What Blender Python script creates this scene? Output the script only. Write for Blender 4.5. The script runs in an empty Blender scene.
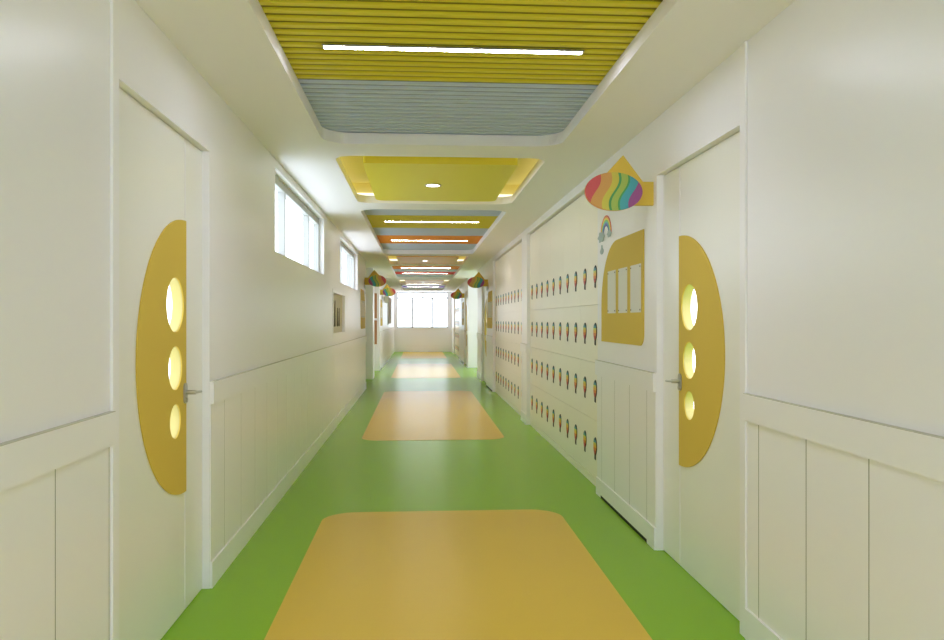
import bpy, bmesh, math, random
from mathutils import Vector
PI = math.pi
random.seed(4)
S = bpy.context.scene
COL = S.collection

# ------------------------------------------------------------------ helpers
def lin(c):
    return tuple(((x/255)/12.92 if x/255 <= .04045 else ((x/255+.055)/1.055)**2.4) for x in c) + (1,)

def mat(name, rgb, rough=.5, spec=.5, bump=0, bscale=60, metal=0, vary=0, coat=0):
    m = bpy.data.materials.new(name); m.use_nodes = True
    nt = m.node_tree; b = nt.nodes['Principled BSDF']
    b.inputs['Base Color'].default_value = lin(rgb)
    b.inputs['Roughness'].default_value = rough
    b.inputs['Specular IOR Level'].default_value = spec
    b.inputs['Metallic'].default_value = metal
    b.inputs['Coat Weight'].default_value = coat
    b.inputs['Coat Roughness'].default_value = .12
    tc = nt.nodes.new('ShaderNodeTexCoord')
    n = nt.nodes.new('ShaderNodeTexNoise'); n.inputs['Scale'].default_value = bscale
    nt.links.new(tc.outputs['Object'], n.inputs['Vector'])
    if bump:
        bp = nt.nodes.new('ShaderNodeBump'); bp.inputs['Strength'].default_value = bump
        bp.inputs['Distance'].default_value = .002
        nt.links.new(n.outputs['Fac'], bp.inputs['Height'])
        nt.links.new(bp.outputs['Normal'], b.inputs['Normal'])
    if vary:
        h = nt.nodes.new('ShaderNodeHueSaturation'); h.inputs['Color'].default_value = lin(rgb)
        mr = nt.nodes.new('ShaderNodeMapRange')
        mr.inputs['To Min'].default_value = 1-vary; mr.inputs['To Max'].default_value = 1+vary
        nt.links.new(n.outputs['Fac'], mr.inputs['Value'])
        nt.links.new(mr.outputs['Result'], h.inputs['Value'])
        nt.links.new(h.outputs['Color'], b.inputs['Base Color'])
    return m

def emis(name, rgb, strength):
    m = bpy.data.materials.new(name); m.use_nodes = True
    nt = m.node_tree; nt.nodes.clear()
    e = nt.nodes.new('ShaderNodeEmission'); e.inputs['Color'].default_value = lin(rgb)
    e.inputs['Strength'].default_value = strength
    o = nt.nodes.new('ShaderNodeOutputMaterial'); nt.links.new(e.outputs[0], o.inputs[0])
    return m

def box(bm, x0, x1, y0, y1, z0, z1, mi=0):
    vs = [bm.verts.new(p) for p in ((x0,y0,z0),(x1,y0,z0),(x1,y1,z0),(x0,y1,z0),(x0,y0,z1),(x1,y0,z1),(x1,y1,z1),(x0,y1,z1))]
    for f in ((0,3,2,1),(4,5,6,7),(0,1,5,4),(1,2,6,5),(2,3,7,6),(3,0,4,7)):
        bm.faces.new([vs[i] for i in f]).material_index = mi

def cyl(bm, p0, p1, r, n=20, r2=None, mi=0):
    p0 = Vector(p0); p1 = Vector(p1); d = (p1-p0).normalized()
    a = d.orthogonal().normalized(); b = d.cross(a); r2 = r if r2 is None else r2
    A = [bm.verts.new(p0+(a*math.cos(2*PI*i/n)+b*math.sin(2*PI*i/n))*r) for i in range(n)]
    B = [bm.verts.new(p1+(a*math.cos(2*PI*i/n)+b*math.sin(2*PI*i/n))*r2) for i in range(n)]
    for i in range(n):
        bm.faces.new((A[i],A[(i+1)%n],B[(i+1)%n],B[i])).material_index = mi
    bm.faces.new(A[::-1]).material_index = mi; bm.faces.new(B).material_index = mi

def plate_mesh(outer, holes, t0, t1, fn, bm=None, mi=0):
    """filled 2D outline (a,b) with holes, thick from t0 to t1, mapped by fn(a,b,t)."""
    cu = bpy.data.curves.new('outline', 'CURVE'); cu.dimensions = '2D'; cu.fill_mode = 'BOTH'
    cu.extrude = abs(t1-t0)/2
    for loop in [outer]+holes:
        sp = cu.splines.new('POLY'); sp.points.add(len(loop)-1)
        for i, p in enumerate(loop): sp.points[i].co = (p[0], p[1], 0, 1)
        sp.use_cyclic_u = True
    o = bpy.data.objects.new('outline', cu)
    me = bpy.data.meshes.new_from_object(o)
    b = bmesh.new(); b.from_mesh(me)
    bpy.data.objects.remove(o); bpy.data.curves.remove(cu); bpy.data.meshes.remove(me)
    mid = (t0+t1)/2
    bmesh.ops.remove_doubles(b, verts=b.verts, dist=1e-5)
    for f in b.faces: f.smooth = False
    for v in b.verts: v.co = Vector(fn(v.co.x, v.co.y, v.co.z+mid))
    bmesh.ops.recalc_face_normals(b, faces=b.faces)
    if bm is None: return b
    vm = {v: bm.verts.new(v.co) for v in b.verts}
    for f in b.faces:
        try: bm.faces.new([vm[v] for v in f.verts]).material_index = mi
        except ValueError: pass
    b.free(); return bm

def obj(name, bm, m, parent=None, loc=None, bevel=0, smooth=False):
    bmesh.ops.recalc_face_normals(bm, faces=bm.faces)
    me = bpy.data.meshes.new(name); bm.to_mesh(me); bm.free()
    for mm in (m if isinstance(m, (list, tuple)) else [m]): me.materials.append(mm)
    o = bpy.data.objects.new(name, me); COL.objects.link(o)
    if parent is not None: o.parent = parent
    if loc: o.location = loc
    if smooth:
        for p in me.polygons: p.use_smooth = True
        me.set_sharp_from_angle(angle=math.radians(35))
    if bevel:
        md = o.modifiers.new('bevel', 'BEVEL'); md.width = bevel; md.segments = 2
        md.limit_method = 'ANGLE'; md.angle_limit = math.radians(50)
    return o

def empty(name, loc=(0,0,0)):
    o = bpy.data.objects.new(name, None); COL.objects.link(o); o.location = loc
    o.empty_display_size = .1
    return o

def tag(o, label=None, cat=None, group=None, kind=None):
    if label: o['label'] = label
    if cat: o['category'] = cat
    if group: o['group'] = group
    if kind: o['kind'] = kind
    return o

def struct(name, bm, m, label, cat, **k):
    return tag(obj(name, bm, m, **k), label, cat, None, 'structure')

def circ(a, b, r, n=40, r2=None):
    r2 = r2 or r
    return [(a+r*math.cos(2*PI*i/n), b+r2*math.sin(2*PI*i/n)) for i in range(n)]

def rrect(x0, x1, y0, y1, r, n=8):
    """r: one radius or four (x0y0, x1y0, x1y1, x0y1)"""
    rs = r if isinstance(r, (list, tuple)) else (r,)*4
    out = []
    for (cx, cy, sx, sy, a0), q in zip(((x0,y0,1,1,PI),(x1,y0,-1,1,1.5*PI),(x1,y1,-1,-1,0),(x0,y1,1,-1,.5*PI)), rs):
        if q <= 0: out.append((cx, cy)); continue
        for i in range(n+1):
            a = a0+(PI/2)*i/n
            out.append((cx+sx*q+q*math.cos(a), cy+sy*q+q*math.sin(a)))
    return out

flat = lambda a, b, t: (a, b, t)

# ------------------------------------------------------------------ materials
WALL = mat('wall_paint', (241,239,242), .34, .5, bump=.03, bscale=8)
TRIM = mat('trim_paint', (242,240,242), .30, .5)
CEIL = mat('ceiling_paint', (244,241,243), .6, .3)
DOORM = mat('door_lacquer', (239,238,232), .28, .5)
LOCK = mat('locker_lacquer', (245,239,226), .34, .4)
GREEN = mat('green_vinyl', (140,186,50), .25, .07, bump=.12, bscale=180, vary=.03)
TAN = mat('tan_vinyl', (222,188,76), .25, .07, bump=.12, bscale=180, vary=.03)
YEL = mat('yellow_board', (216,186,80), .62, .18)
YEL2 = mat('yellow_lining', (196,180,112), .5, .4)
SL_Y = mat('yellow_slats', (222,206,50), .45, .4)
SL_B = mat('blue_grey_slats', (200,212,228), .45, .4)
SL_O = mat('orange_slats', (232,150,40), .45, .4)
SL_R = mat('red_slats', (226,62,40), .45, .4)
SL_K = mat('pink_slats', (214,150,160), .45, .4)
SL_P = mat('purple_slats', (140,70,226), .45, .4)
GAP_SHADE = {SL_Y.name: mat('olive_gap_shade', (138,124,14), .6), SL_B.name: mat('slate_gap_shade', (84,94,106), .6), SL_O.name: mat('orange_gap_shade', (190,104,16), .6),
        SL_R.name: mat('crimson_gap_shade', (170,36,24), .6), SL_K.name: mat('rose_gap_shade', (160,96,110), .6), SL_P.name: mat('violet_gap_shade', (100,56,160), .6)}  # shade in the gaps between slats, put into darker colours
PA_Y = mat('yellow_panel', (238,220,64), .4, .4)
PA_O = mat('orange_panel', (240,184,120), .4, .4)
PA_K = mat('pink_panel', (246,206,198), .4, .4)
COVE = mat('cove_paint', (238,228,158), .6, .3)
STEEL = mat('brushed_steel', (190,190,186), .3, .5, metal=.9)
BLACK = mat('flat_black', (10,10,10), .6, .2)
GREY = mat('grey_fabric', (186,178,172), .9, .2, bump=.2, bscale=200)
PAPER = mat('white_paper', (226,224,214), .6, .3)
PINM = mat('pin_head', (90,80,60), .4, .5)
BROWN = mat('brown_wood', (178,128,90), .5, .4, vary=.12, bscale=14)
NICHE = mat('picture_ground', (196,190,160), .5, .4)
TWIG = mat('dark_twig', (60,56,40), .6, .3)
CLOUDM = mat('pale_blue_print', (168,182,184), .5, .3)
RAIL_SHADE = mat('rail_top_shade', (196,194,182), .7, .2)  # shadow line along the rail top, painted as a thin grey strip
GROOVE_SHADE = mat('groove_shade', (150,149,138), .7, .2)  # shade in the wainscot grooves, painted as grey strips
PVCG = mat('window_frame_grey', (184,185,184), .45, .4)
PVC = mat('window_frame_white', (238,238,238), .35, .5)
LAMP = emis('linear_lamp', (234,238,255), 92.0)
LAMPF = emis('linear_lamp_warm', (255,248,236), 58.0)
DOWN = emis('downlight', (255,250,240), 9.0)
LED = emis('warm_led_strip', (255,249,215), 1.5)

def glass_mat():
    m = bpy.data.materials.new('window_glass'); m.use_nodes = True
    nt = m.node_tree; nt.nodes.clear()
    t = nt.nodes.new('ShaderNodeBsdfTransparent'); t.inputs[0].default_value = (.97,.98,.98,1)
    g = nt.nodes.new('ShaderNodeBsdfGlossy'); g.inputs['Roughness'].default_value = .02
    lw = nt.nodes.new('ShaderNodeLayerWeight'); f = nt.nodes.new('ShaderNodeMath'); f.operation = 'POWER'
    f.inputs[1].default_value = 12; nt.links.new(lw.outputs['Facing'], f.inputs[0])
    x = nt.nodes.new('ShaderNodeMixShader'); o = nt.nodes.new('ShaderNodeOutputMaterial')
    nt.links.new(f.outputs[0], x.inputs[0]); nt.links.new(t.outputs[0], x.inputs[1])
    nt.links.new(g.outputs[0], x.inputs[2]); nt.links.new(x.outputs[0], o.inputs[0])
    return m
GLASS = glass_mat()

def ramp_mat(name, coord, stops, wave=False):
    """constant colour bands along one generated axis (a printed pattern)"""
    m = bpy.data.materials.new(name); m.use_nodes = True
    nt = m.node_tree; b = nt.nodes['Principled BSDF']; b.inputs['Roughness'].default_value = .45
    tc = nt.nodes.new('ShaderNodeTexCoord'); sx = nt.nodes.new('ShaderNodeSeparateXYZ')
    nt.links.new(tc.outputs['Object'], sx.inputs[0])
    r = nt.nodes.new('ShaderNodeValToRGB'); r.color_ramp.interpolation = 'CONSTANT'
    el = r.color_ramp.elements
    while len(el) < len(stops): el.new(.5)
    for e, (p, c) in zip(el, stops): e.position = p; e.color = lin(c)
    return m, nt, b, sx, r

def math_node(nt, op, a, b=None, clamp=False):
    n = nt.nodes.new('ShaderNodeMath'); n.operation = op; n.use_clamp = clamp
    for i, v in enumerate((a, b)):
        if v is None: continue
        if isinstance(v, (int, float)): n.inputs[i].default_value = v
        else: nt.links.new(v, n.inputs[i])
    return n.outputs[0]

# hot-air balloon print: bands by height, local z from -0.1 to +0.085
BALLOON, nt, b, sx, r = ramp_mat('balloon_print', 2, [(0,(70,40,28)),(.20,(150,60,40)),(.27,(196,48,58)),(.42,(224,120,40)),
                                  (.56,(236,184,52)),(.70,(214,206,80)),(.80,(70,150,160)),(.91,(46,96,110))])
nt.links.new(math_node(nt, 'DIVIDE', math_node(nt, 'ADD', sx.outputs[2], .1), .185), r.inputs[0])
nt.links.new(r.outputs[0], b.inputs['Base Color'])
# rainbow print: bands by radius round the local origin, stretched in z
RAINBOW, nt, b, sx, r = ramp_mat('rainbow_print', 1, [(0,(60,80,170)),(.50,(70,90,180)),(.60,(60,170,190)),(.69,(110,190,70)),
                                 (.78,(236,214,50)),(.86,(236,150,50)),(.94,(206,60,50))])
yy = math_node(nt, 'POWER', math_node(nt, 'DIVIDE', sx.outputs[1], .18), 2)
zz = math_node(nt, 'POWER', math_node(nt, 'DIVIDE', sx.outputs[2], .155), 2)
nt.links.new(math_node(nt, 'SQRT', math_node(nt, 'ADD', yy, zz)), r.inputs[0])
nt.links.new(r.outputs[0], b.inputs['Base Color'])
# wavy rainbow stripes across the oval (object x = across, red at -x)
def wavy(name, flip):
    m, nt, b, sx, r = ramp_mat(name, 0, [(0,(206,84,88)),(.19,(212,158,84)),(.38,(206,196,76)),(.50,(80,158,92)),(.54,(166,190,88)),
                                   (.655,(76,160,88)),(.69,(72,166,176)),(.835,(160,84,146))])
    z = sx.outputs[2]
    w = math_node(nt, 'SINE', math_node(nt, 'MULTIPLY', z, 26.0))
    sh = math_node(nt, 'ADD', math_node(nt, 'MULTIPLY', w, .018), math_node(nt, 'MULTIPLY', z, .22))
    x = math_node(nt, 'SUBTRACT', math_node(nt, 'MULTIPLY', sx.outputs[0], flip), sh)
    f = math_node(nt, 'ADD', math_node(nt, 'DIVIDE', x, .374), .5, True)
    nt.links.new(f, r.inputs[0])
    # fine combed strands following the waves
    st = math_node(nt, 'SINE', math_node(nt, 'MULTIPLY', x, 900.0))
    mx = nt.nodes.new('ShaderNodeMix'); mx.data_type = 'RGBA'; mx.blend_type = 'MULTIPLY'
    mx.inputs['Factor'].default_value = .35
    g = math_node(nt, 'ADD', math_node(nt, 'MULTIPLY', st, .25), .75)
    cb = nt.nodes.new('ShaderNodeCombineColor')
    for k in range(3): nt.links.new(g, cb.inputs[k])
    nt.links.new(r.outputs[0], mx.inputs['A']); nt.links.new(cb.outputs[0], mx.inputs['B'])
    nt.links.new(mx.outputs['Result'], b.inputs['Base Color'])
    return m
WAVE = {1: wavy('wavy_rainbow_right', 1), -1: wavy('wavy_rainbow_left', -1)}

# ------------------------------------------------------------------ dimensions
XL, XR, TH = -1.128, 1.492, .125
DL, DR = -1.165, 1.534
ZC, ZS = 2.72, 2.80
YB, YE = -2.0, 35.9
HD = 2.36

# ------------------------------------------------------------------ floor
bm = bmesh.new(); box(bm, -1.75, 4.2, YB-.2, YE+.2, -.1, 0)
struct('floor', bm, GREEN, 'glossy green vinyl corridor floor', 'floor')
for (y0, y1), lab in zip(((-.5,5.97),(9.5,16.06),(19.66,26.1),(29.75,35.84)),
        ('large tan rounded floor inlay nearest the camera, between the two round-holed doors',
         'tan rounded floor inlay in mid corridor, second from the camera',
         'tan floor inlay third from the camera, paled by window reflection',
         'small-looking tan floor inlay at the foot of the end window wall')):
    bm = plate_mesh(rrect(-.70, 1.055, y0, y1, .24, 10), [], .0006, .0026, flat)
    tag(obj('floor_inlay', bm, TAN), lab, 'floor inlay', 'tan floor inlays down the corridor', 'thing')

# ------------------------------------------------------------------ walls
def wall_poly(name, side, y0, y1, openings, holes, lab):
    """openings reach the floor (ya, yb, ztop); holes float"""
    out = [(y0, 0)]
    for ya, yb, zt in openings: out += [(ya, 0), (ya, zt), (yb, zt), (yb, 0)]
    out += [(y1, 0), (y1, 3.1), (y0, 3.1)]
    hs = [[(a, c), (b_, c), (b_, d), (a, d)] for a, b_, c, d in holes]
    x0, x1 = (XL-TH, XL) if side < 0 else (XR, XR+TH)
    bm = plate_mesh(out, hs, x0, x1, lambda a, b, t: (t, a, b))
    return struct(name, bm, WALL, lab, 'wall')

WIN = [(6.27,9.46),(11.40,14.57)]
WZ = (1.989, 2.65)
wall_poly('wall_left', -1, YB, 16.77, [(3.02,4.33,HD)], [(a,b,WZ[0],WZ[1]) for a,b in WIN]+[(10.44,12.03,1.27,1.815)],
          'long white left corridor wall with two high windows')
wall_poly('wall_left', -1, 22.63, YE, [], [], 'far stretch of white left wall before the end window')
wall_poly('wall_right', 1, YB, 20.06, [(3.55,4.86,HD),(6.5,10.81,2.64),(11.38,15.80,2.64),(17.35,18.66,HD)], [],
          'white right corridor wall around the near locker bays')
wall_poly('wall_right', 1, 23.86, YE, [(24.52,25.83,HD),(29.15,33.55,2.64)], [],
          'far stretch of white right wall beyond the bright side opening')
# left alcove with its pier
bm = bmesh.new()
box(bm, -1.75, -1.31, 16.77, 17.38, 0, 3.1); box(bm, -1.75, -1.31, 18.72, 22.63, 0, 3.1)
box(bm, -1.75, -1.31, 17.38, 18.72, HD, 3.1)
box(bm, -1.75, XL-TH, 16.65, 16.77, 0, 3.1); box(bm, -1.75, XL-TH, 22.63, 22.75, 0, 3.1)
struct('wall_left_recess', bm, WALL, 'white recessed wall behind the left hand projecting signs', 'wall')
bm = bmesh.new(); box(bm, -1.31, XL, 19.42, 20.05, 0, 2.72)
struct('pier_left', bm, WALL, 'white square pier standing out of the left recess', 'wall')
# window wall at the far end, and an added one behind the camera, enlarged for its light
def end_wall(side, y, lab, wn):
    t0, t1 = (y, y+.14) if side > 0 else (y-.14, y)
    out = [(XL-TH,0),(XR+TH,0),(XR+TH,3.1),(XL-TH,3.1)]
    wx0, wx1, wz0, wz1 = -1.0, 1.32, (1.10 if side > 0 else .12), 2.705
    bm = plate_mesh(out, [[(wx0,wz0),(wx1,wz0),(wx1,wz1),(wx0,wz1)]], t0, t1, lambda a,b,t: (a,t,b))
    struct('wall_end' if side > 0 else 'wall_behind', bm, WALL, lab[0], 'wall')
    w = tag(empty(wn, ((wx0+wx1)/2, (t0+t1)/2, wz0)), lab[1], 'window', None, 'structure')
    ox, oy, oz = w.location
    f = bmesh.new(); fy0, fy1 = -.03, .03
    def fb(xa, xb, za, zb): box(f, xa-ox, xb-ox, fy0, fy1, za-oz, zb-oz)
    fb(wx0, wx0+.035, wz0, wz1); fb(wx1-.035, wx1, wz0, wz1)
    fb(wx0+.035, wx1-.035, wz0, wz0+.035); fb(wx0+.035, wx1-.035, wz1-.03, wz1)
    fb(wx0+.035, wx1-.035, 2.42, 2.48)
    for mx in (-.30, .60): fb(mx-.034, mx+.034, wz0+.035, 2.42)
    fb(.146, .21, 2.48, wz1-.03)
    obj('window_frame', f, PVCG, w)
    g = bmesh.new(); box(g, wx0+.03-ox, wx1-.03-ox, -.004, .004, .03, wz1-.03-oz)
    obj('glass_pane', g, GLASS, w)
    s = bmesh.new(); d = -1 if side > 0 else 1
    ya, yb = sorted((d*.07, d*.115))
    box(s, wx0-.03-ox, wx1+.03-ox, ya, yb, -.04, 0)
    obj('window_sill', s, TRIM, w)
end_wall(1, YE, ('white end wall closing the corridor under the big window', 'large bright six-pane window at the far end of the corridor'), 'window_3')
end_wall(-1, YB, ('white end wall behind the camera', 'added unseen window behind the camera, enlarged to light the near end'), 'window_4')

# high side windows
for k, (a, b_) in enumerate(WIN):
    w = tag(empty('window_%d' % (k+1), (XL-.059, (a+b_)/2, WZ[0])),
            ('nearest high three-part window in the left wall', 'farther high three-part window in the left wall, beside the second sky-lit stretch')[k], 'window', None, 'structure')
    yc = (a+b_)/2; h = WZ[1]-WZ[0]; x0, x1 = -.062, 0
    f = bmesh.new()
    box(f, x0, x1, a-yc, a-yc+.045, 0, h); box(f, x0, x1, b_-yc-.045, b_-yc, 0, h)
    box(f, x0, x1, a-yc+.045, b_-yc-.045, 0, .03); box(f, x0, x1, a-yc+.045, b_-yc-.045, h-.07, h)
    for fr in ((7.09-6.27)/3.19, (8.61-6.27)/3.19):
        y = a+fr*(b_-a)-yc
        box(f, x0, x1, y-.025, y+.025, .03, h-.07)
    obj('window_frame', f, PVCG, w)
    g = bmesh.new(); box(g, x0+.012, x0+.018, a-yc+.04, b_-yc-.04, .025, h-.06)
    obj('glass_pane', g, GLASS, w)
w = bpy.data.objects['window_2']; w['label'] = 'farther high three-part window in the left wall'

# ------------------------------------------------------------------ side opening on the right (Y 20.06 - 23.86)
bm = bmesh.new()
box(bm, XR+TH, 4.0, 19.94, 20.06, 0, 3.5); box(bm, XR+TH, 4.0, 23.86, 23.98, 0, 3.5)
box(bm, XR, XR+TH, 23.86, 23.98, 3.1, 3.5); box(bm, XR, XR+TH, 19.94, 20.06, 3.1, 3.5)
plate_mesh([(19.94,0),(23.98,0),(23.98,3.5),(19.94,3.5)], [[(20.3,.5),(23.6,.5),(23.6,3.1),(20.3,3.1)]], 4.0, 4.12, lambda a,b,t: (t,a,b), bm)
struct('wall_side_lobby', bm, WALL, 'bright white walls of the side lobby opening on the right', 'wall')
bm = bmesh.new(); box(bm, XR, 4.12, 19.94, 23.98, 3.5, 3.58)
box(bm, XR, XR+TH, 20.06, 23.86, 3.1, 3.5)
struct('ceiling_side_lobby', bm, CEIL, 'white ceiling of the side lobby', 'ceiling')
w = tag(empty('window_5', (4.06, 21.95, .5)), 'tall lobby window round the corner on the right', 'window', None, 'structure')
f = bmesh.new()
for a, b_ in ((-1.65,-1.6),(-.53,-.48),(.57,.62),(1.6,1.65)): box(f, -.03, .03, a, b_, 0, 2.6)
for a, b_ in ((-1.6,-.53),(-.48,.57),(.62,1.6)):
    box(f, -.03, .03, a, b_, 0, .05); box(f, -.03, .03, a, b_, 2.55, 2.6)
obj('window_frame', f, PVC, w)
g = bmesh.new(); box(g, -.004, .004, -1.6, 1.6, .04, 2.56); obj('glass_pane', g, GLASS, w)

# ------------------------------------------------------------------ wainscot, chair rail, baseboard
def wainscot(side, y0, y1, base=True):
    xw = XL if side < 0 else XR; o = 1 if side < 0 else -1
    def bx(bm, d, a, b_, z0, z1):
        xa, xb = sorted((xw, xw+o*d)); box(bm, xa, xb, a, b_, z0, z1)
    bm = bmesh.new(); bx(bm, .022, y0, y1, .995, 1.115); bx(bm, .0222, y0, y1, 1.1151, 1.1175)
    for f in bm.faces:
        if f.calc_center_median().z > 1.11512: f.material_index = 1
    return bm, bx
n_trim = 0
def add_wains(side, y0, y1, name_side, start=None, black=None):
    global n_trim
    rail, bx = wainscot(side, y0, y1)
    n_trim += 1
    where = 'between %.0f and %.0f metres down the corridor' % (max(0, y0), y1)
    struct('trim_%d' % n_trim, rail, [TRIM, RAIL_SHADE], 'white chair rail on the %s wall, %s' % (name_side, where), 'trim')
    bm = bmesh.new(); p = .424; y = (start if start is not None else y0)
    cuts = [y0]
    while y < y1:
        if y > y0+.02: cuts.append(y)
        y += p
    cuts.append(y1)
    for a, b_ in zip(cuts[:-1], cuts[1:]): bx(bm, .005, a+.0035, b_-.0035, .141, .9945)
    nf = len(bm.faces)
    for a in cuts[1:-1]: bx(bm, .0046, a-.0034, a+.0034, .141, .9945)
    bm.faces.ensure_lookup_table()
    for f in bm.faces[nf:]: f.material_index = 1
    n_trim += 1
    struct('trim_%d' % n_trim, bm, [TRIM, GROOVE_SHADE], 'white tongue-and-groove wainscot on the %s wall, %s' % (name_side, where), 'panelling')
    bm = bmesh.new()
    if black:
        bb = bmesh.new(); bx(bb, .014, black[0], black[1], .0, .022)  # solid black strip drawn where the gap is dark
        bx(bm, .014, y0, y1, .0225, .140)
        if black[0] > y0+.01: bx(bm, .014, y0, black[0], .0, .0224)
        if black[1] < y1-.01: bx(bm, .014, black[1], y1, .0, .0224)
        n_trim += 1
        struct('trim_%d' % n_trim, bb, BLACK, 'black strip painted for the dark gap under the %s wall panelling, %s' % (name_side, where), 'floor strip')
    else:
        bx(bm, .014, y0, y1, 0, .140)
    struct('baseboard_%s' % name_side, bm, TRIM, 'white baseboard on the %s wall, %s' % (name_side, where), 'baseboard')
add_wains(-1, YB, 2.955, 'left', 2.94-.424*11)
add_wains(-1, 4.335, 16.77, 'left', 4.64)
add_wains(-1, 22.63, YE, 'left', None, (23.0, 23.8))
add_wains(1, YB, 3.485, 'right', 3.36-.424*12)
add_wains(1, 4.865, 6.5, 'right', 5.06, (5.03, 6.33))
add_wains(1, 10.81, 11.38, 'right')
add_wains(1, 15.80, 17.345, 'right', None, (15.83, 17.24))
add_wains(1, 18.665, 20.06, 'right')
add_wains(1, 23.86, 24.515, 'right')
add_wains(1, 25.835, 29.15, 'right', None, (26.1, 27.9))
add_wains(1, 33.55, YE, 'right')
# end wall wainscot
bm = bmesh.new()
for a, b_ in ((XL+.012,-.34),(-.34,.52),(.52,XR-.012)): box(bm, a+.004, b_-.004, YE-.008, YE, .141, .99)
box(bm, XL+.015, XR-.015, YE-.016, YE, .991, 1.055)
struct('trim_50', bm, TRIM, 'white panelling under the end window', 'panelling')
bm = bmesh.new(); box(bm, XL+.012, XR-.012, YE-.013, YE, 0, .14)
struct('baseboard_end', bm, TRIM, 'white baseboard under the end window', 'baseboard')
# lobby rail on its visible wall
bm = bmesh.new(); box(bm, XR+.001, 4.0, 23.85, 23.86, .995, 1.115)
struct('trim_51', bm, TRIM, 'chair rail crossing the bright side lobby wall', 'trim')
# full height strips on the camera side of the near doors
bm = bmesh.new(); box(bm, XL, XL+.012, 2.957, 3.02, 0, ZC)
struct('trim_52', bm, TRIM, 'full height white strip beside the near left door', 'trim', bevel=.003)
bm = bmesh.new(); box(bm, XR-.012, XR, 3.487, 3.55, 0, ZC)
struct('trim_53', bm, TRIM, 'full height white strip beside the near right door', 'trim', bevel=.003)

# ------------------------------------------------------------------ doors with yellow half discs
def door(n, side, y0, y1, xd, al, lab):
    """al=+1: wide leaf near the camera, narrow leaf far; -1 the other way"""
    o = 1 if side < 0 else -1
    d = tag(empty('door_%d' % n, (xd, (y0+y1)/2, 0)), lab, 'door', None, 'structure')
    W = y1-y0; T = .048
    def fn(a, b, t): return (-o*t, al*a, b)         # t = depth into the wall
    A0, A1 = -W/2+.003, W/2-.003
    gap = W/2-.32
    cz = [(1.522,.135),(1.22,.108),(.966,.086)]
    cy = gap-.172
    holes = [circ(cy, z, r, 48) for z, r in cz]
    bm = plate_mesh([(A0,.006),(gap-.003,.006),(gap-.003,HD-.004),(A0,HD-.004)], holes, 0, T, fn)
    obj('main_leaf', bm, DOORM, d, smooth=False)
    bm = plate_mesh([(gap+.003,.006),(A1,.006),(A1,HD-.004),(gap+.003,HD-.004)], [], 0, T, fn)
    obj('side_leaf', bm, DOORM, d)
    bm = bmesh.new()
    for za, zb in ((.01, .585), (1.96, HD-.01)):
        plate_mesh([(gap-.006,za),(gap+.006,za),(gap+.006,zb),(gap-.006,zb)], [], -.003, -.0004, fn, bm)
    obj('meeting_strip', bm, TRIM, d)
    # yellow disc, a little more than half a circle, cut straight at the meeting edge
    R, c0, zc = .673, gap-.012, 1.270
    e = gap+.003
    a_ = math.acos((e-c0)/R)
    pts = [(c0+R*math.cos(t), zc+R*math.sin(t)) for t in [a_+(2*PI-2*a_)*i/72 for i in range(73)]]
    bm = plate_mesh(pts, [circ(cy, z, r-.004, 48) for z, r in cz], -.0065, -.0005, fn)
    obj('yellow_half_disc', bm, YEL, d)
    for z, r in cz:
        bm = plate_mesh(circ(cy, z, r-.0005, 48), [circ(cy, z, r-.006, 48)], -.0004, T, fn)
        l = obj('porthole_lining', bm, YEL2, d, smooth=True)
        g = plate_mesh(circ(cy, z, r-.008, 40), [], T-.004, T, fn)
        obj('porthole_glass', g, GLASS, l)
    # lever handle
    hp = bmesh.new()
    hx = gap-.024; hz = 1.082
    P = lambda a, b, t: Vector(fn(a, b, t))
    plate_mesh(rrect(hx-.026, hx+.026, hz-.045, hz+.055, .022), [], -.0135, -.007, fn, hp)
    h = obj('handle_plate', hp, STEEL, d, bevel=.001)
    tag(h, 'silver handle plate')
    lb = bmesh.new()
    cyl(lb, P(hx, hz+.01, -.0130), P(hx, hz+.01, -.060), .011, 16)
    cyl(lb, P(hx-.006, hz+.01, -.056), P(hx+.105, hz+.004, -.058), .009, 16, .006)
    cyl(lb, P(hx, hz-.028, -.0130), P(hx, hz-.028, -.020), .012, 16)
    obj('lever', lb, STEEL, h, smooth=True)
    # frame behind the leaves
    fb = bmesh.new()
    for q in ([(-W/2,0),(-W/2+.03,0),(-W/2+.03,HD),(-W/2,HD)], [(W/2-.03,0),(W/2,0),(W/2,HD),(W/2-.03,HD)],
              [(-W/2+.03,HD-.03),(W/2-.03,HD-.03),(W/2-.03,HD),(-W/2+.03,HD)], [(gap-.02,0),(gap+.02,0),(gap+.02,HD-.03),(gap-.02,HD-.03)]):
        plate_mesh(q, [], T+.003, T+.023, fn, fb)
    obj('door_frame', fb, TRIM, d)
    return d
door(1, -1, 3.02, 4.33, DL, 1, 'white near left door with yellow half disc and three portholes')
door(2, 1, 3.55, 4.86, DR, 1, 'white near right door with yellow half disc and three portholes')
door(3, 1, 17.35, 18.66, DR, -1, 'white door between the mid right sign and the bright side opening')
door(4, 1, 24.52, 25.83, DR, 1, 'farthest white door on the right, beyond the side opening')
door(5, -1, 17.40, 18.71, -1.33, 1, 'white door inside the left recess')

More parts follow.
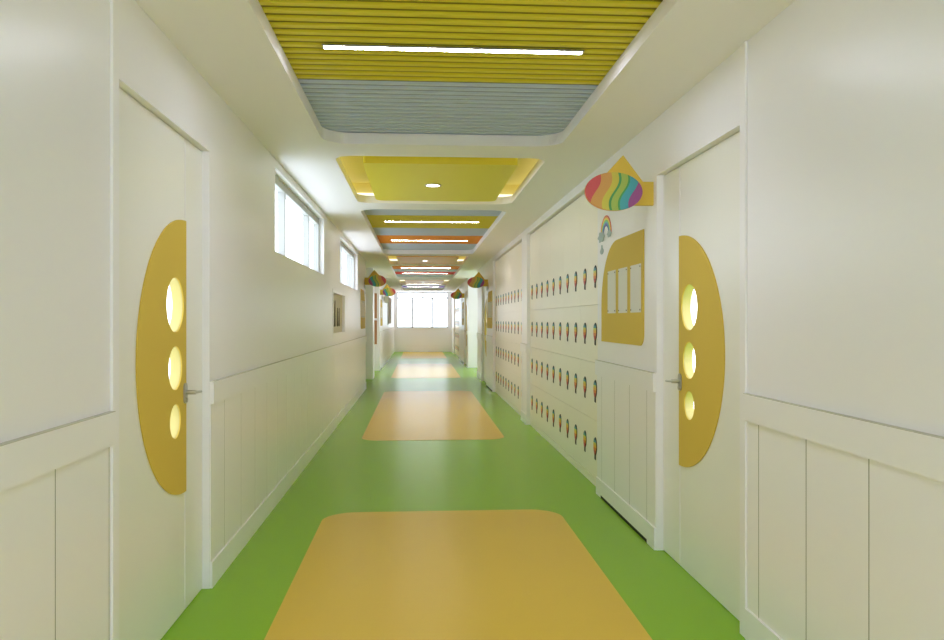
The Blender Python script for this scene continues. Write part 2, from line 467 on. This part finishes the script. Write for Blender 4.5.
# ------------------------------------------------------------------ lockers
def balloon_meshes():
    def outline(k):
        pts = []
        for i in range(28):
            t = -.22*PI+(1.44*PI)*i/27
            pts.append((math.cos(t)*.071*k, .018+math.sin(t)*.067*k))
        pts += [(-.018*k, -.062), (-.02*k, -.064-.034*k), (.02*k, -.064-.034*k), (.018*k, -.062)]
        return [(a*.76, b) for a, b in pts]
    a = plate_mesh(outline(1.0), [], .0026, .0045, lambda a, b, t: (-t, a+.006, b))
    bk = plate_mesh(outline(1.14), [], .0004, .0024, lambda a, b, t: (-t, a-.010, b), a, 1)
    bmesh.ops.recalc_face_normals(a, faces=a.faces)
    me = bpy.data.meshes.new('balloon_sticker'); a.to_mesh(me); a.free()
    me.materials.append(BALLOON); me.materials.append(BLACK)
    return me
BME = balloon_meshes()

def lockers(y0, y1, pitch, first, lab):
    x = DR
    t = tag(empty('locker_bank', (x, (y0+y1)/2, 0)), lab, 'lockers', 'white locker banks along the right wall')
    yc = (y0+y1)/2
    a0, a1 = first-pitch/2-yc, first+pitch*9.5-yc
    c = bmesh.new()
    box(c, .022, .44, y0+.006-yc, y1-.006-yc, .0, 2.632)
    box(c, .004, .022, y0+.006-yc, a0-.003, .0, 2.632); box(c, .004, .022, a1+.003, y1-.006-yc, .0, 2.632)
    box(c, .001, .022, a0-.002, a1+.002, .0, .068)
    obj('carcass', c, LOCK, t)
    zs = [.072, .575, 1.077, 1.582, 2.626]
    zi = [.334, .834, 1.332, 1.832]
    for ci in range(5):
        ya, yb = a0+ci*2*pitch, a0+(ci+1)*2*pitch
        for ri in range(4):
            bm = bmesh.new(); ym, zm = (ya+yb)/2, (zs[ri]+zs[ri+1])/2
            box(bm, 0, .018, ya+.002-ym, yb-.002-ym, zs[ri]+.002-zm, zs[ri+1]-.002-zm)
            d = obj('locker_door', bm, LOCK, t, (0, ym, zm))
            if True:
                for k in range(2):
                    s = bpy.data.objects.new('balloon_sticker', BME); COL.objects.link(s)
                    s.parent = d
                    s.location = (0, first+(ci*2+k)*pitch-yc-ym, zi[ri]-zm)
    # niche that carries the lockers
    n = bmesh.new()
    box(n, XR+TH, 2.06, y0-.05, y0, 0, 2.69); box(n, XR+TH, 2.06, y1, y1+.05, 0, 2.69)
    box(n, XR+TH, 2.06, y0, y1, 2.64, 2.69); box(n, 2.01, 2.06, y0, y1, 0, 2.64)
    struct('wall_niche', n, WALL, 'wall niche around the ' + lab, 'wall')
lockers(6.5, 10.81, .4265, 6.772, 'nearest bank of white lockers with four rows of balloon stickers')
lockers(11.38, 15.80, .4322, 11.67, 'second bank of white lockers, between the pier and the mid corridor notice board')
lockers(29.15, 33.55, .430, 29.42, 'farthest bank of white lockers close to the end window')

# ------------------------------------------------------------------ projecting oval signs
def sign(side, y, lab):
    xw = XL if side < 0 else XR; o = 1 if side < 0 else -1
    zc = 2.262
    t = tag(empty('projecting_sign', (xw, y, zc)), lab, 'sign', 'rainbow oval signs projecting from the walls')
    fn = lambda a, b, q: (o*a, q, b)
    pts = [(0,-.082),(0,.068),(.070,.068),(.197,.235),(.325,.095),(.38,.0),(.32,-.06),(.2,-.082)]
    # arm and gable board
    obj('gable_board', plate_mesh([(p[0]+.0005, p[1]) for p in pts], [], .0, .03, fn), YEL, t, bevel=.0015)
    bm = plate_mesh(circ(0, 0, .184, 64, .121), [], -.024, -.0006, lambda a, b, q: (a, q, b))
    ob = obj('oval_plaque', bm, [WAVE[1 if side > 0 else -1], SL_O], t, (o*.264, 0, 0))
    for p in ob.data.polygons:
        if abs(p.normal.y) < .5: p.material_index = 1
    return t
sign(1, 4.92, 'large rainbow oval sign projecting beside the nearest right door')
sign(1, 17.0, 'rainbow oval sign on the right wall in front of the bright side opening')
sign(1, 25.96, 'tiny-looking rainbow oval sign on the far right, next to the end window')
sign(-1, 16.45, 'larger of the two left rainbow oval signs, before the left recess')
sign(-1, 22.95, 'smaller, farther of the two left rainbow oval signs')

# ------------------------------------------------------------------ notice boards with papers, rainbow wall stickers
def notice(side, y0, far, lab, where):
    """far=+1: big rounded corner and stickers on the side away from the camera"""
    xw = XL if side < 0 else XR; o = 1 if side < 0 else -1
    W = 1.20; yc = y0+W/2
    t = tag(empty('notice_board', (xw, yc, 1.277)), 'yellow rounded notice board ' + lab, 'notice board', 'yellow notice boards')
    fn = lambda a, b, q: (o*q, far*a, b)
    H = .776
    obj('board', plate_mesh(rrect(-W/2, W/2, 0, H, (.085, 0, .5, 0), 14), [], .0005, .008, fn), YEL, t)
    for k, (a, b_) in enumerate(((.05,.315),(.40,.65),(.73,.98))):
        p = obj('paper', plate_mesh([(a-W/2,.225),(b_-W/2,.225),(b_-W/2,.553),(a-W/2,.553)], [], .0084, .0095, fn), PAPER, t)
        pb = bmesh.new()
        for qa in (a+.018, b_-.018):
            for qz in (.243, .535):
                cyl(pb, fn(qa-W/2, qz, .0097), fn(qa-W/2, qz, .013), .005, 12)
        obj('pins', pb, PINM, p)
    # rainbow sticker
    rc = yc+far*(W/2-.13)
    r = tag(empty('rainbow_sticker', (xw+o*.0004, rc, 2.13)), 'small rainbow and raindrop wall sticker ' + where, 'sticker', 'rainbow wall stickers')
    g = lambda a, b, q: (o*q, a, b)
    n = 24
    arch = [(.18*math.cos(PI*i/n), .155*math.sin(PI*i/n)) for i in range(n+1)]+[(.085*math.cos(PI*i/n), .07*math.sin(PI*i/n)) for i in range(n, -1, -1)]
    obj('rainbow', plate_mesh(arch, [], .0, .003, g), RAINBOW, r)
    for ca, s_ in ((far*.15, 1.0), (-far*.12, .62)):
        ob = [(ca+.105*s_*(1+.16*math.cos(6*q))*math.cos(q), -.002+.042*s_*(1+.12*math.cos(6*q))*math.sin(q)) for q in [2*PI*i/48 for i in range(48)]]
        obj('cloud', plate_mesh(ob, [], .0034, .006, g), CLOUDM, r)
    dr = [(far*.14+.06*math.cos(q)*(1-.6*max(0, math.sin(q))), -.115+.03*math.sin(q)+(.018 if math.sin(q) > .8 else 0)) for q in [2*PI*i/40 for i in range(40)]]
    obj('raindrop', plate_mesh(dr, [], .0, .003, g), CLOUDM, r)
notice(1, 5.13, 1, 'with three white papers beside the nearest right door', 'beneath the largest oval sign')
notice(1, 15.98, 1, 'beyond the second locker bank', 'above the mid right notice board')
notice(1, 26.15, 1, 'on the far right beyond the bright side opening', 'on the far right wall near the end')
notice(-1, 15.35, 1, 'at the far end of the long left wall', 'under the larger left oval sign')
notice(-1, 23.15, 1, 'on the farthest left wall stretch', 'under the smaller left oval sign')

# ------------------------------------------------------------------ left wall picture niche
t = tag(empty('framed_picture', (XL, 11.235, 1.27)), 'shallow framed picture of dark plant sprigs low on the left wall', 'picture')
ya, yb, h = 10.44-11.235, 12.03-11.235, .545
bm = plate_mesh([(ya-.06,-.05),(yb+.06,-.05),(yb+.06,h+.05),(ya-.06,h+.05)], [[(ya+.001,.001),(yb-.001,.001),(yb-.001,h-.001),(ya+.001,h-.001)]], .0005, .006, lambda a,b,q: (q,a,b))
obj('frame', bm, TRIM, t)
bm = bmesh.new(); box(bm, -.05, -.035, ya+.002, yb-.002, .002, h-.002)
obj('picture_panel', bm, NICHE, t)
bm = bmesh.new()
for y in (-.52, -.3, .02, .26):
    hgt = .36 if y < 0 else .26
    cyl(bm, (-.029, y, .09), (-.029, y+.03, .09+hgt), .010, 8, .004)
    for j in range(1, 7, 2):
        z = .12+hgt*j/8; s_ = 1 if j % 2 else -1
        plate_mesh([(y, z), (y+s_*.06, z+.03), (y+s_*.11, z+.075), (y+s_*.045, z+.06)], [], -.034, -.031, lambda a,b,q: (q,a,b), bm)
obj('plant_sprig', bm, TWIG, t)

# far left items
bm = bmesh.new()
t = tag(empty('pinboard', (XL, 30.1, 1.28)), 'plain grey-brown pinboard on the far left wall', 'pinboard')
box(bm, .0005, .018, -1.7, 1.7, .03, 1.02); obj('fabric', bm, GREY, t)
bm = plate_mesh([(-1.74,-.01),(1.74,-.01),(1.74,1.06),(-1.74,1.06)], [[(-1.699,.031),(1.699,.031),(1.699,1.019),(-1.699,1.019)]], .0005, .024, lambda a,b,q: (q,a,b))
obj('frame', bm, TRIM, t)
t = tag(empty('blank_sign', (XL, 25.4, 2.0)), 'blank white sign projecting from the far left wall', 'sign')
bm = plate_mesh(rrect(.02, .15, 0, .26, .012), [], -.012, .012, lambda a,b,q: (a,q,b)); obj('panel', bm, PAPER, t, bevel=.002)
bm = bmesh.new(); box(bm, .0005, .0195, -.02, .02, .07, .19); obj('bracket', bm, STEEL, t)
for z0, z1, lab in ((1.50,2.215,'upper brown wooden panel on the end of the left recess'),(.757,1.44,'lower brown wooden panel on the end of the left recess')):
    t = tag(empty('wooden_panel', (-1.245, 22.63, z0)), lab, 'wall panel', 'brown panels in the left recess')
    bm = plate_mesh(rrect(-.045, .045, 0, z1-z0, .01), [], -.03, -.0005, lambda a,b,q: (a,q,b)); obj('board', bm, BROWN, t, bevel=.003)
    bm = plate_mesh(rrect(-.051, .051, -.006, z1-z0+.006, .014), [rrect(-.046, .046, -.001, z1-z0+.001, .01)], -.02, -.0005, lambda a,b,q: (a,q,b)); obj('edging', bm, TRIM, t)

# ------------------------------------------------------------------ ceiling with its coffers
CX0, CX1 = -.678, 1.028
SLAT = [(-.35,5.72),(9.08,15.17),(18.5,24.6),(27.85,33.75)]
TRAY = [(6.13,8.60),(15.62,18.05),(25.05,27.42)]
bm = bmesh.new()
def coffer_frame(y0, y1, hx0, hx1, ha, hb, r_):
    """one stretch of ceiling board round one rounded hole"""
    x0, x1 = XL+.0005, XR-.0005
    box(bm, x0, hx0, y0, y1, ZC, ZS); box(bm, hx1, x1, y0, y1, ZC, ZS)
    box(bm, hx0, hx1, y0, ha, ZC, ZS); box(bm, hx0, hx1, hb, y1, ZC, ZS)
    for cx, sx in ((hx0, 1), (hx1, -1)):
        for cy, sy in ((ha, 1), (hb, -1)):
            arc = [(cx+sx*r_*(1-math.cos(t)), cy+sy*r_*(1-math.sin(t))) for t in [PI/2*i/10 for i in range(11)]]
            plate_mesh([(cx, cy)]+arc, [], ZC, ZS, flat, bm)
allh = sorted([(a, b_, CX0, CX1, .20) for a, b_ in SLAT]+[(a, b_, CX0+.02, CX1-.02, .16) for a, b_ in TRAY])
edges = [YB+.002]+[(p[1]+q[0])/2 for p, q in zip(allh[:-1], allh[1:])]+[YE-.002]
for (a, b_, hx0, hx1, r_), e0, e1 in zip(allh, edges[:-1], edges[1:]):
    coffer_frame(e0, e1, hx0, hx1, a, b_, r_)
o = struct('ceiling', bm, CEIL, 'white plaster ceiling with rounded coffers cut into it', 'ceiling')
bm = bmesh.new(); box(bm, -1.31, XL+.0005, 16.77, 22.63, ZC, ZS); box(bm, XR-.0005, XR+TH, 20.06, 23.86, ZC, ZS)
struct('ceiling_recess', bm, CEIL, 'strips of white ceiling over the side recesses', 'ceiling')
bm = bmesh.new(); box(bm, XL-TH, XR+TH+.05, YB-.14, YE+.14, 3.1, 3.2); box(bm, -1.75, XL-TH, 16.65, 22.75, 3.1, 3.2)
struct('ceiling_slab', bm, CEIL, 'structural slab above the ceiling', 'ceiling')

def slat_panel(y0, y1, m, lab):
    """corrugated panel: ribs run across the corridor"""
    p = .0875; n = max(1, round((y1-y0)/p)); p = (y1-y0)/n
    prof = []
    for i in range(n):
        y = i*p
        prof += [(y, .012), (y+.048, .012), (y+.0485, .0005), (y+.049, 0), (y+p-.001, 0), (y+p-.0005, .0005)]
    prof.append((n*p, .012))
    bm = bmesh.new()
    x0, x1 = CX0-.05, CX1+.05
    A = [bm.verts.new((x0, y, z)) for y, z in prof]; B = [bm.verts.new((x1, y, z)) for y, z in prof]
    A += [bm.verts.new((x0, n*p, .045)), bm.verts.new((x0, 0, .045))]; B += [bm.verts.new((x1, n*p, .045)), bm.verts.new((x1, 0, .045))]
    N = len(A)
    for i in range(N):
        f = bm.faces.new((A[i], A[(i+1) % N], B[(i+1) % N], B[i]))
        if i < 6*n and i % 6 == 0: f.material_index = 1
    bm.faces.new(A); bm.faces.new(B[::-1])
    o = obj('slatted_ceiling_panel', bm, [m, GAP_SHADE[m.name]], loc=(0, y0, ZS+.001))
    tag(o, lab, 'ceiling panel', 'coloured slatted ceiling panels')
nm = ['nearest', 'second', 'third', 'farthest']
sets = [  # bands of each coffer: (y offset fractions from measured positions)
 [(-.40,1.0,SL_B,'blue-grey'),(1.0,1.8,SL_Y,'yellow'),(1.8,3.0,SL_B,'blue-grey'),(3.0,4.46,SL_Y,'yellow'),(4.46,5.78,SL_B,'blue-grey')],
 [(9.02,10.19,SL_B,'blue-grey'),(10.19,11.58,SL_Y,'yellow'),(11.58,12.61,SL_B,'blue-grey'),(12.61,13.93,SL_O,'orange'),(13.93,15.23,SL_B,'blue-grey')],
 [(18.44,19.6,SL_B,'blue-grey'),(19.6,20.99,SL_O,'orange'),(20.99,22.04,SL_B,'blue-grey'),(22.04,23.34,SL_R,'red'),(23.34,24.66,SL_B,'blue-grey')],
 [(27.79,28.8,SL_B,'blue-grey'),(28.8,30.15,SL_K,'pink'),(30.15,31.12,SL_B,'blue-grey'),(31.12,32.65,SL_P,'purple'),(32.65,33.81,SL_B,'blue-grey')]]
for k, bands in enumerate(sets):
    nb = 0
    for (a, b_, m, c) in bands:
        if c == 'blue-grey':
            lab = 'blue-grey slatted band in the %s slatted coffer, %s' % (nm[k], ('at its near end','between the colour bands','at its far end')[nb]); nb += 1
        else:
            lab = '%s slatted band across the %s slatted ceiling coffer' % (c, nm[k])
        slat_panel(a+.001, b_-.001, m, lab)
for y, m_, lab in ((-1.2,LAMP,'added unseen linear lamp behind the camera, brightening the near walls'),(3.91,LAMP,'long white linear lamp on the nearest yellow ceiling slats'),(10.78,LAMP,'linear lamp on the second coffer\'s yellow slats'),
               (13.32,LAMP,'linear lamp on the orange slats of the second coffer'),(20.3,LAMP,'linear lamp on the third coffer\'s orange slats'),
               (22.7,LAMP,'linear lamp on the red slats'),(29.5,LAMP,'linear lamp on the pink slats'),(31.9,LAMP,'linear lamp on the purple slats')):
    t = tag(empty('linear_lamp', (.175, y, ZS if y > 0 else ZC-.0005)), lab, 'ceiling lamp', 'linear ceiling lamps')
    if y < 0: t['kind'] = 'structure'; del t['group']  # the lamp behind the camera is added to brighten the near walls
    bm = bmesh.new()
    box(bm, -.65, .65, -.024, -.020, -.009, 0); box(bm, -.65, .65, .020, .024, -.009, 0)
    box(bm, -.65, -.642, -.020, .020, -.009, 0); box(bm, .642, .65, -.020, .020, -.009, 0)
    box(bm, -.642, .642, -.020, .020, -.003, 0)
    obj('housing', bm, STEEL, t)
    bm = bmesh.new(); box(bm, -.6415, .6415, -.0195, .0195, -.008, -.0035); obj('diffuser', bm, LAMP if y < 5 else LAMPF, t)

for k, (a, b_) in enumerate(TRAY):
    m, c = ((PA_Y,'yellow'),(PA_O,'orange'),(PA_K,'pink'))[k]
    nn = ('nearest','middle','farthest')[k]
    # recess liner above the ceiling board
    bm = bmesh.new(); x0, x1, ya, yb = CX0-.20, CX1+.20, a-.14, b_+.20; zt = 2.97
    box(bm, x0, x1, ya, yb, zt, zt+.02)
    box(bm, x0, x0+.02, ya, yb, ZS+.001, zt); box(bm, x1-.02, x1, ya, yb, ZS+.001, zt)
    box(bm, x0+.02, x1-.02, ya, ya+.02, ZS+.001, zt); box(bm, x0+.02, x1-.02, yb-.02, yb, ZS+.001, zt)
    struct('ceiling_tray_recess', bm, COVE, 'pale yellow lined recess around the %s ceiling tray' % c, 'ceiling')
    bm = plate_mesh(rrect(-.455, .812, a+.29, b_-.18, (.03,.03,.09,.09), 6), [], 2.722, 2.9695, flat)
    t = obj('ceiling_tray', bm, m)
    tag(t, 'smooth %s ceiling tray, %s of the three flush trays' % (c, nn), 'ceiling tray', 'flush ceiling trays')
    d = tag(empty('downlight', (.131, (a+.29+b_-.18)/2, 2.722)), 'round downlight in the %s ceiling tray' % c, 'downlight', 'round downlights')
    bm = plate_mesh(circ(0,0,.078,36), [circ(0,0,.062,36)], -.008, -.0005, flat); obj('ring', bm, STEEL, d)
    bm = plate_mesh(circ(0,0,.0615,36), [], -.005, -.0005, flat); obj('diffuser', bm, DOWN, d)
    # warm LED cove strips standing on the ceiling board round the recess
    t = tag(empty('cove_light', (.175, (ya+yb)/2, ZS)), 'warm LED strip glowing round the %s ceiling tray' % c, 'cove light', 'warm cove strips')
    yc = (ya+yb)/2
    for nme, q in (('led_strip', (x0+.03-.175, x0+.055-.175, ya-yc+.06, yb-yc-.10)), ('led_strip', (x1-.055-.175, x1-.03-.175, ya-yc+.06, yb-yc-.10)),
              ('led_strip', (x0+.07-.175, x1-.07-.175, yb-yc-.06, yb-yc-.035))):
        bm = bmesh.new(); box(bm, *q, .012, .052); obj(nme, bm, LED, t)
        bm = bmesh.new(); box(bm, *q, .0015, .0115); obj('strip_base', bm, STEEL, t)
for x in (-.62, .90):
    d = tag(empty('downlight', (x, 34.5, ZC)), 'small white downlight by the end window, %s one' % ('left' if x < 0 else 'right'), 'downlight', 'round downlights')
    bm = plate_mesh(circ(0,0,.10,28), [circ(0,0,.082,28)], -.02, -.0005, flat); obj('ring', bm, PVC, d)
    bm = plate_mesh(circ(0,0,.0815,28), [], -.014, -.0005, flat); obj('diffuser', bm, DOWN, d)

# ------------------------------------------------------------------ daylight
wd = bpy.data.worlds.new('daylight'); S.world = wd; wd.use_nodes = True
wd.node_tree.nodes['Background'].inputs[0].default_value = (.86, .94, 1.04, 1)
wd.node_tree.nodes['Background'].inputs[1].default_value = 4.0
def portal(loc, rot, sx, sy):
    l = bpy.data.lights.new('window_portal', 'AREA'); l.shape = 'RECTANGLE'; l.size = sx; l.size_y = sy
    l.cycles.is_portal = True
    o = bpy.data.objects.new('window_portal', l); COL.objects.link(o); o.location = loc; o.rotation_euler = rot
portal((.16, YE+.16, 1.9), (-PI/2, 0, 0), 2.32, 1.62)
portal((.16, YB-.16, 1.41), (PI/2, 0, 0), 2.32, 2.6)
for a, b_ in WIN: portal((XL-TH-.02, (a+b_)/2, 2.32), (0, -PI/2, 0), .66, b_-a)
portal((4.14, 21.95, 1.8), (0, PI/2, 0), 2.6, 3.3)

# ------------------------------------------------------------------ camera
cd = bpy.data.cameras.new('camera'); cd.lens = 30.0; cd.sensor_width = 36; cd.clip_start = .05; cd.clip_end = 200
cam = bpy.data.objects.new('camera', cd); COL.objects.link(cam)
cam.location = (0, 0, 1.45); cam.rotation_euler = (PI/2, 0, -math.atan(53/786.7))
S.camera = cam
S.view_settings.view_transform = 'Standard'; S.view_settings.look = 'None'; S.view_settings.gamma = 1
S.view_settings.exposure = 0.15
S.cycles.max_bounces = 16; S.cycles.diffuse_bounces = 12; S.cycles.glossy_bounces = 6; S.cycles.transparent_max_bounces = 12
S.cycles.use_denoising = True; S.cycles.sample_clamp_indirect = 6
S.cycles.caustics_reflective = False; S.cycles.caustics_refractive = False
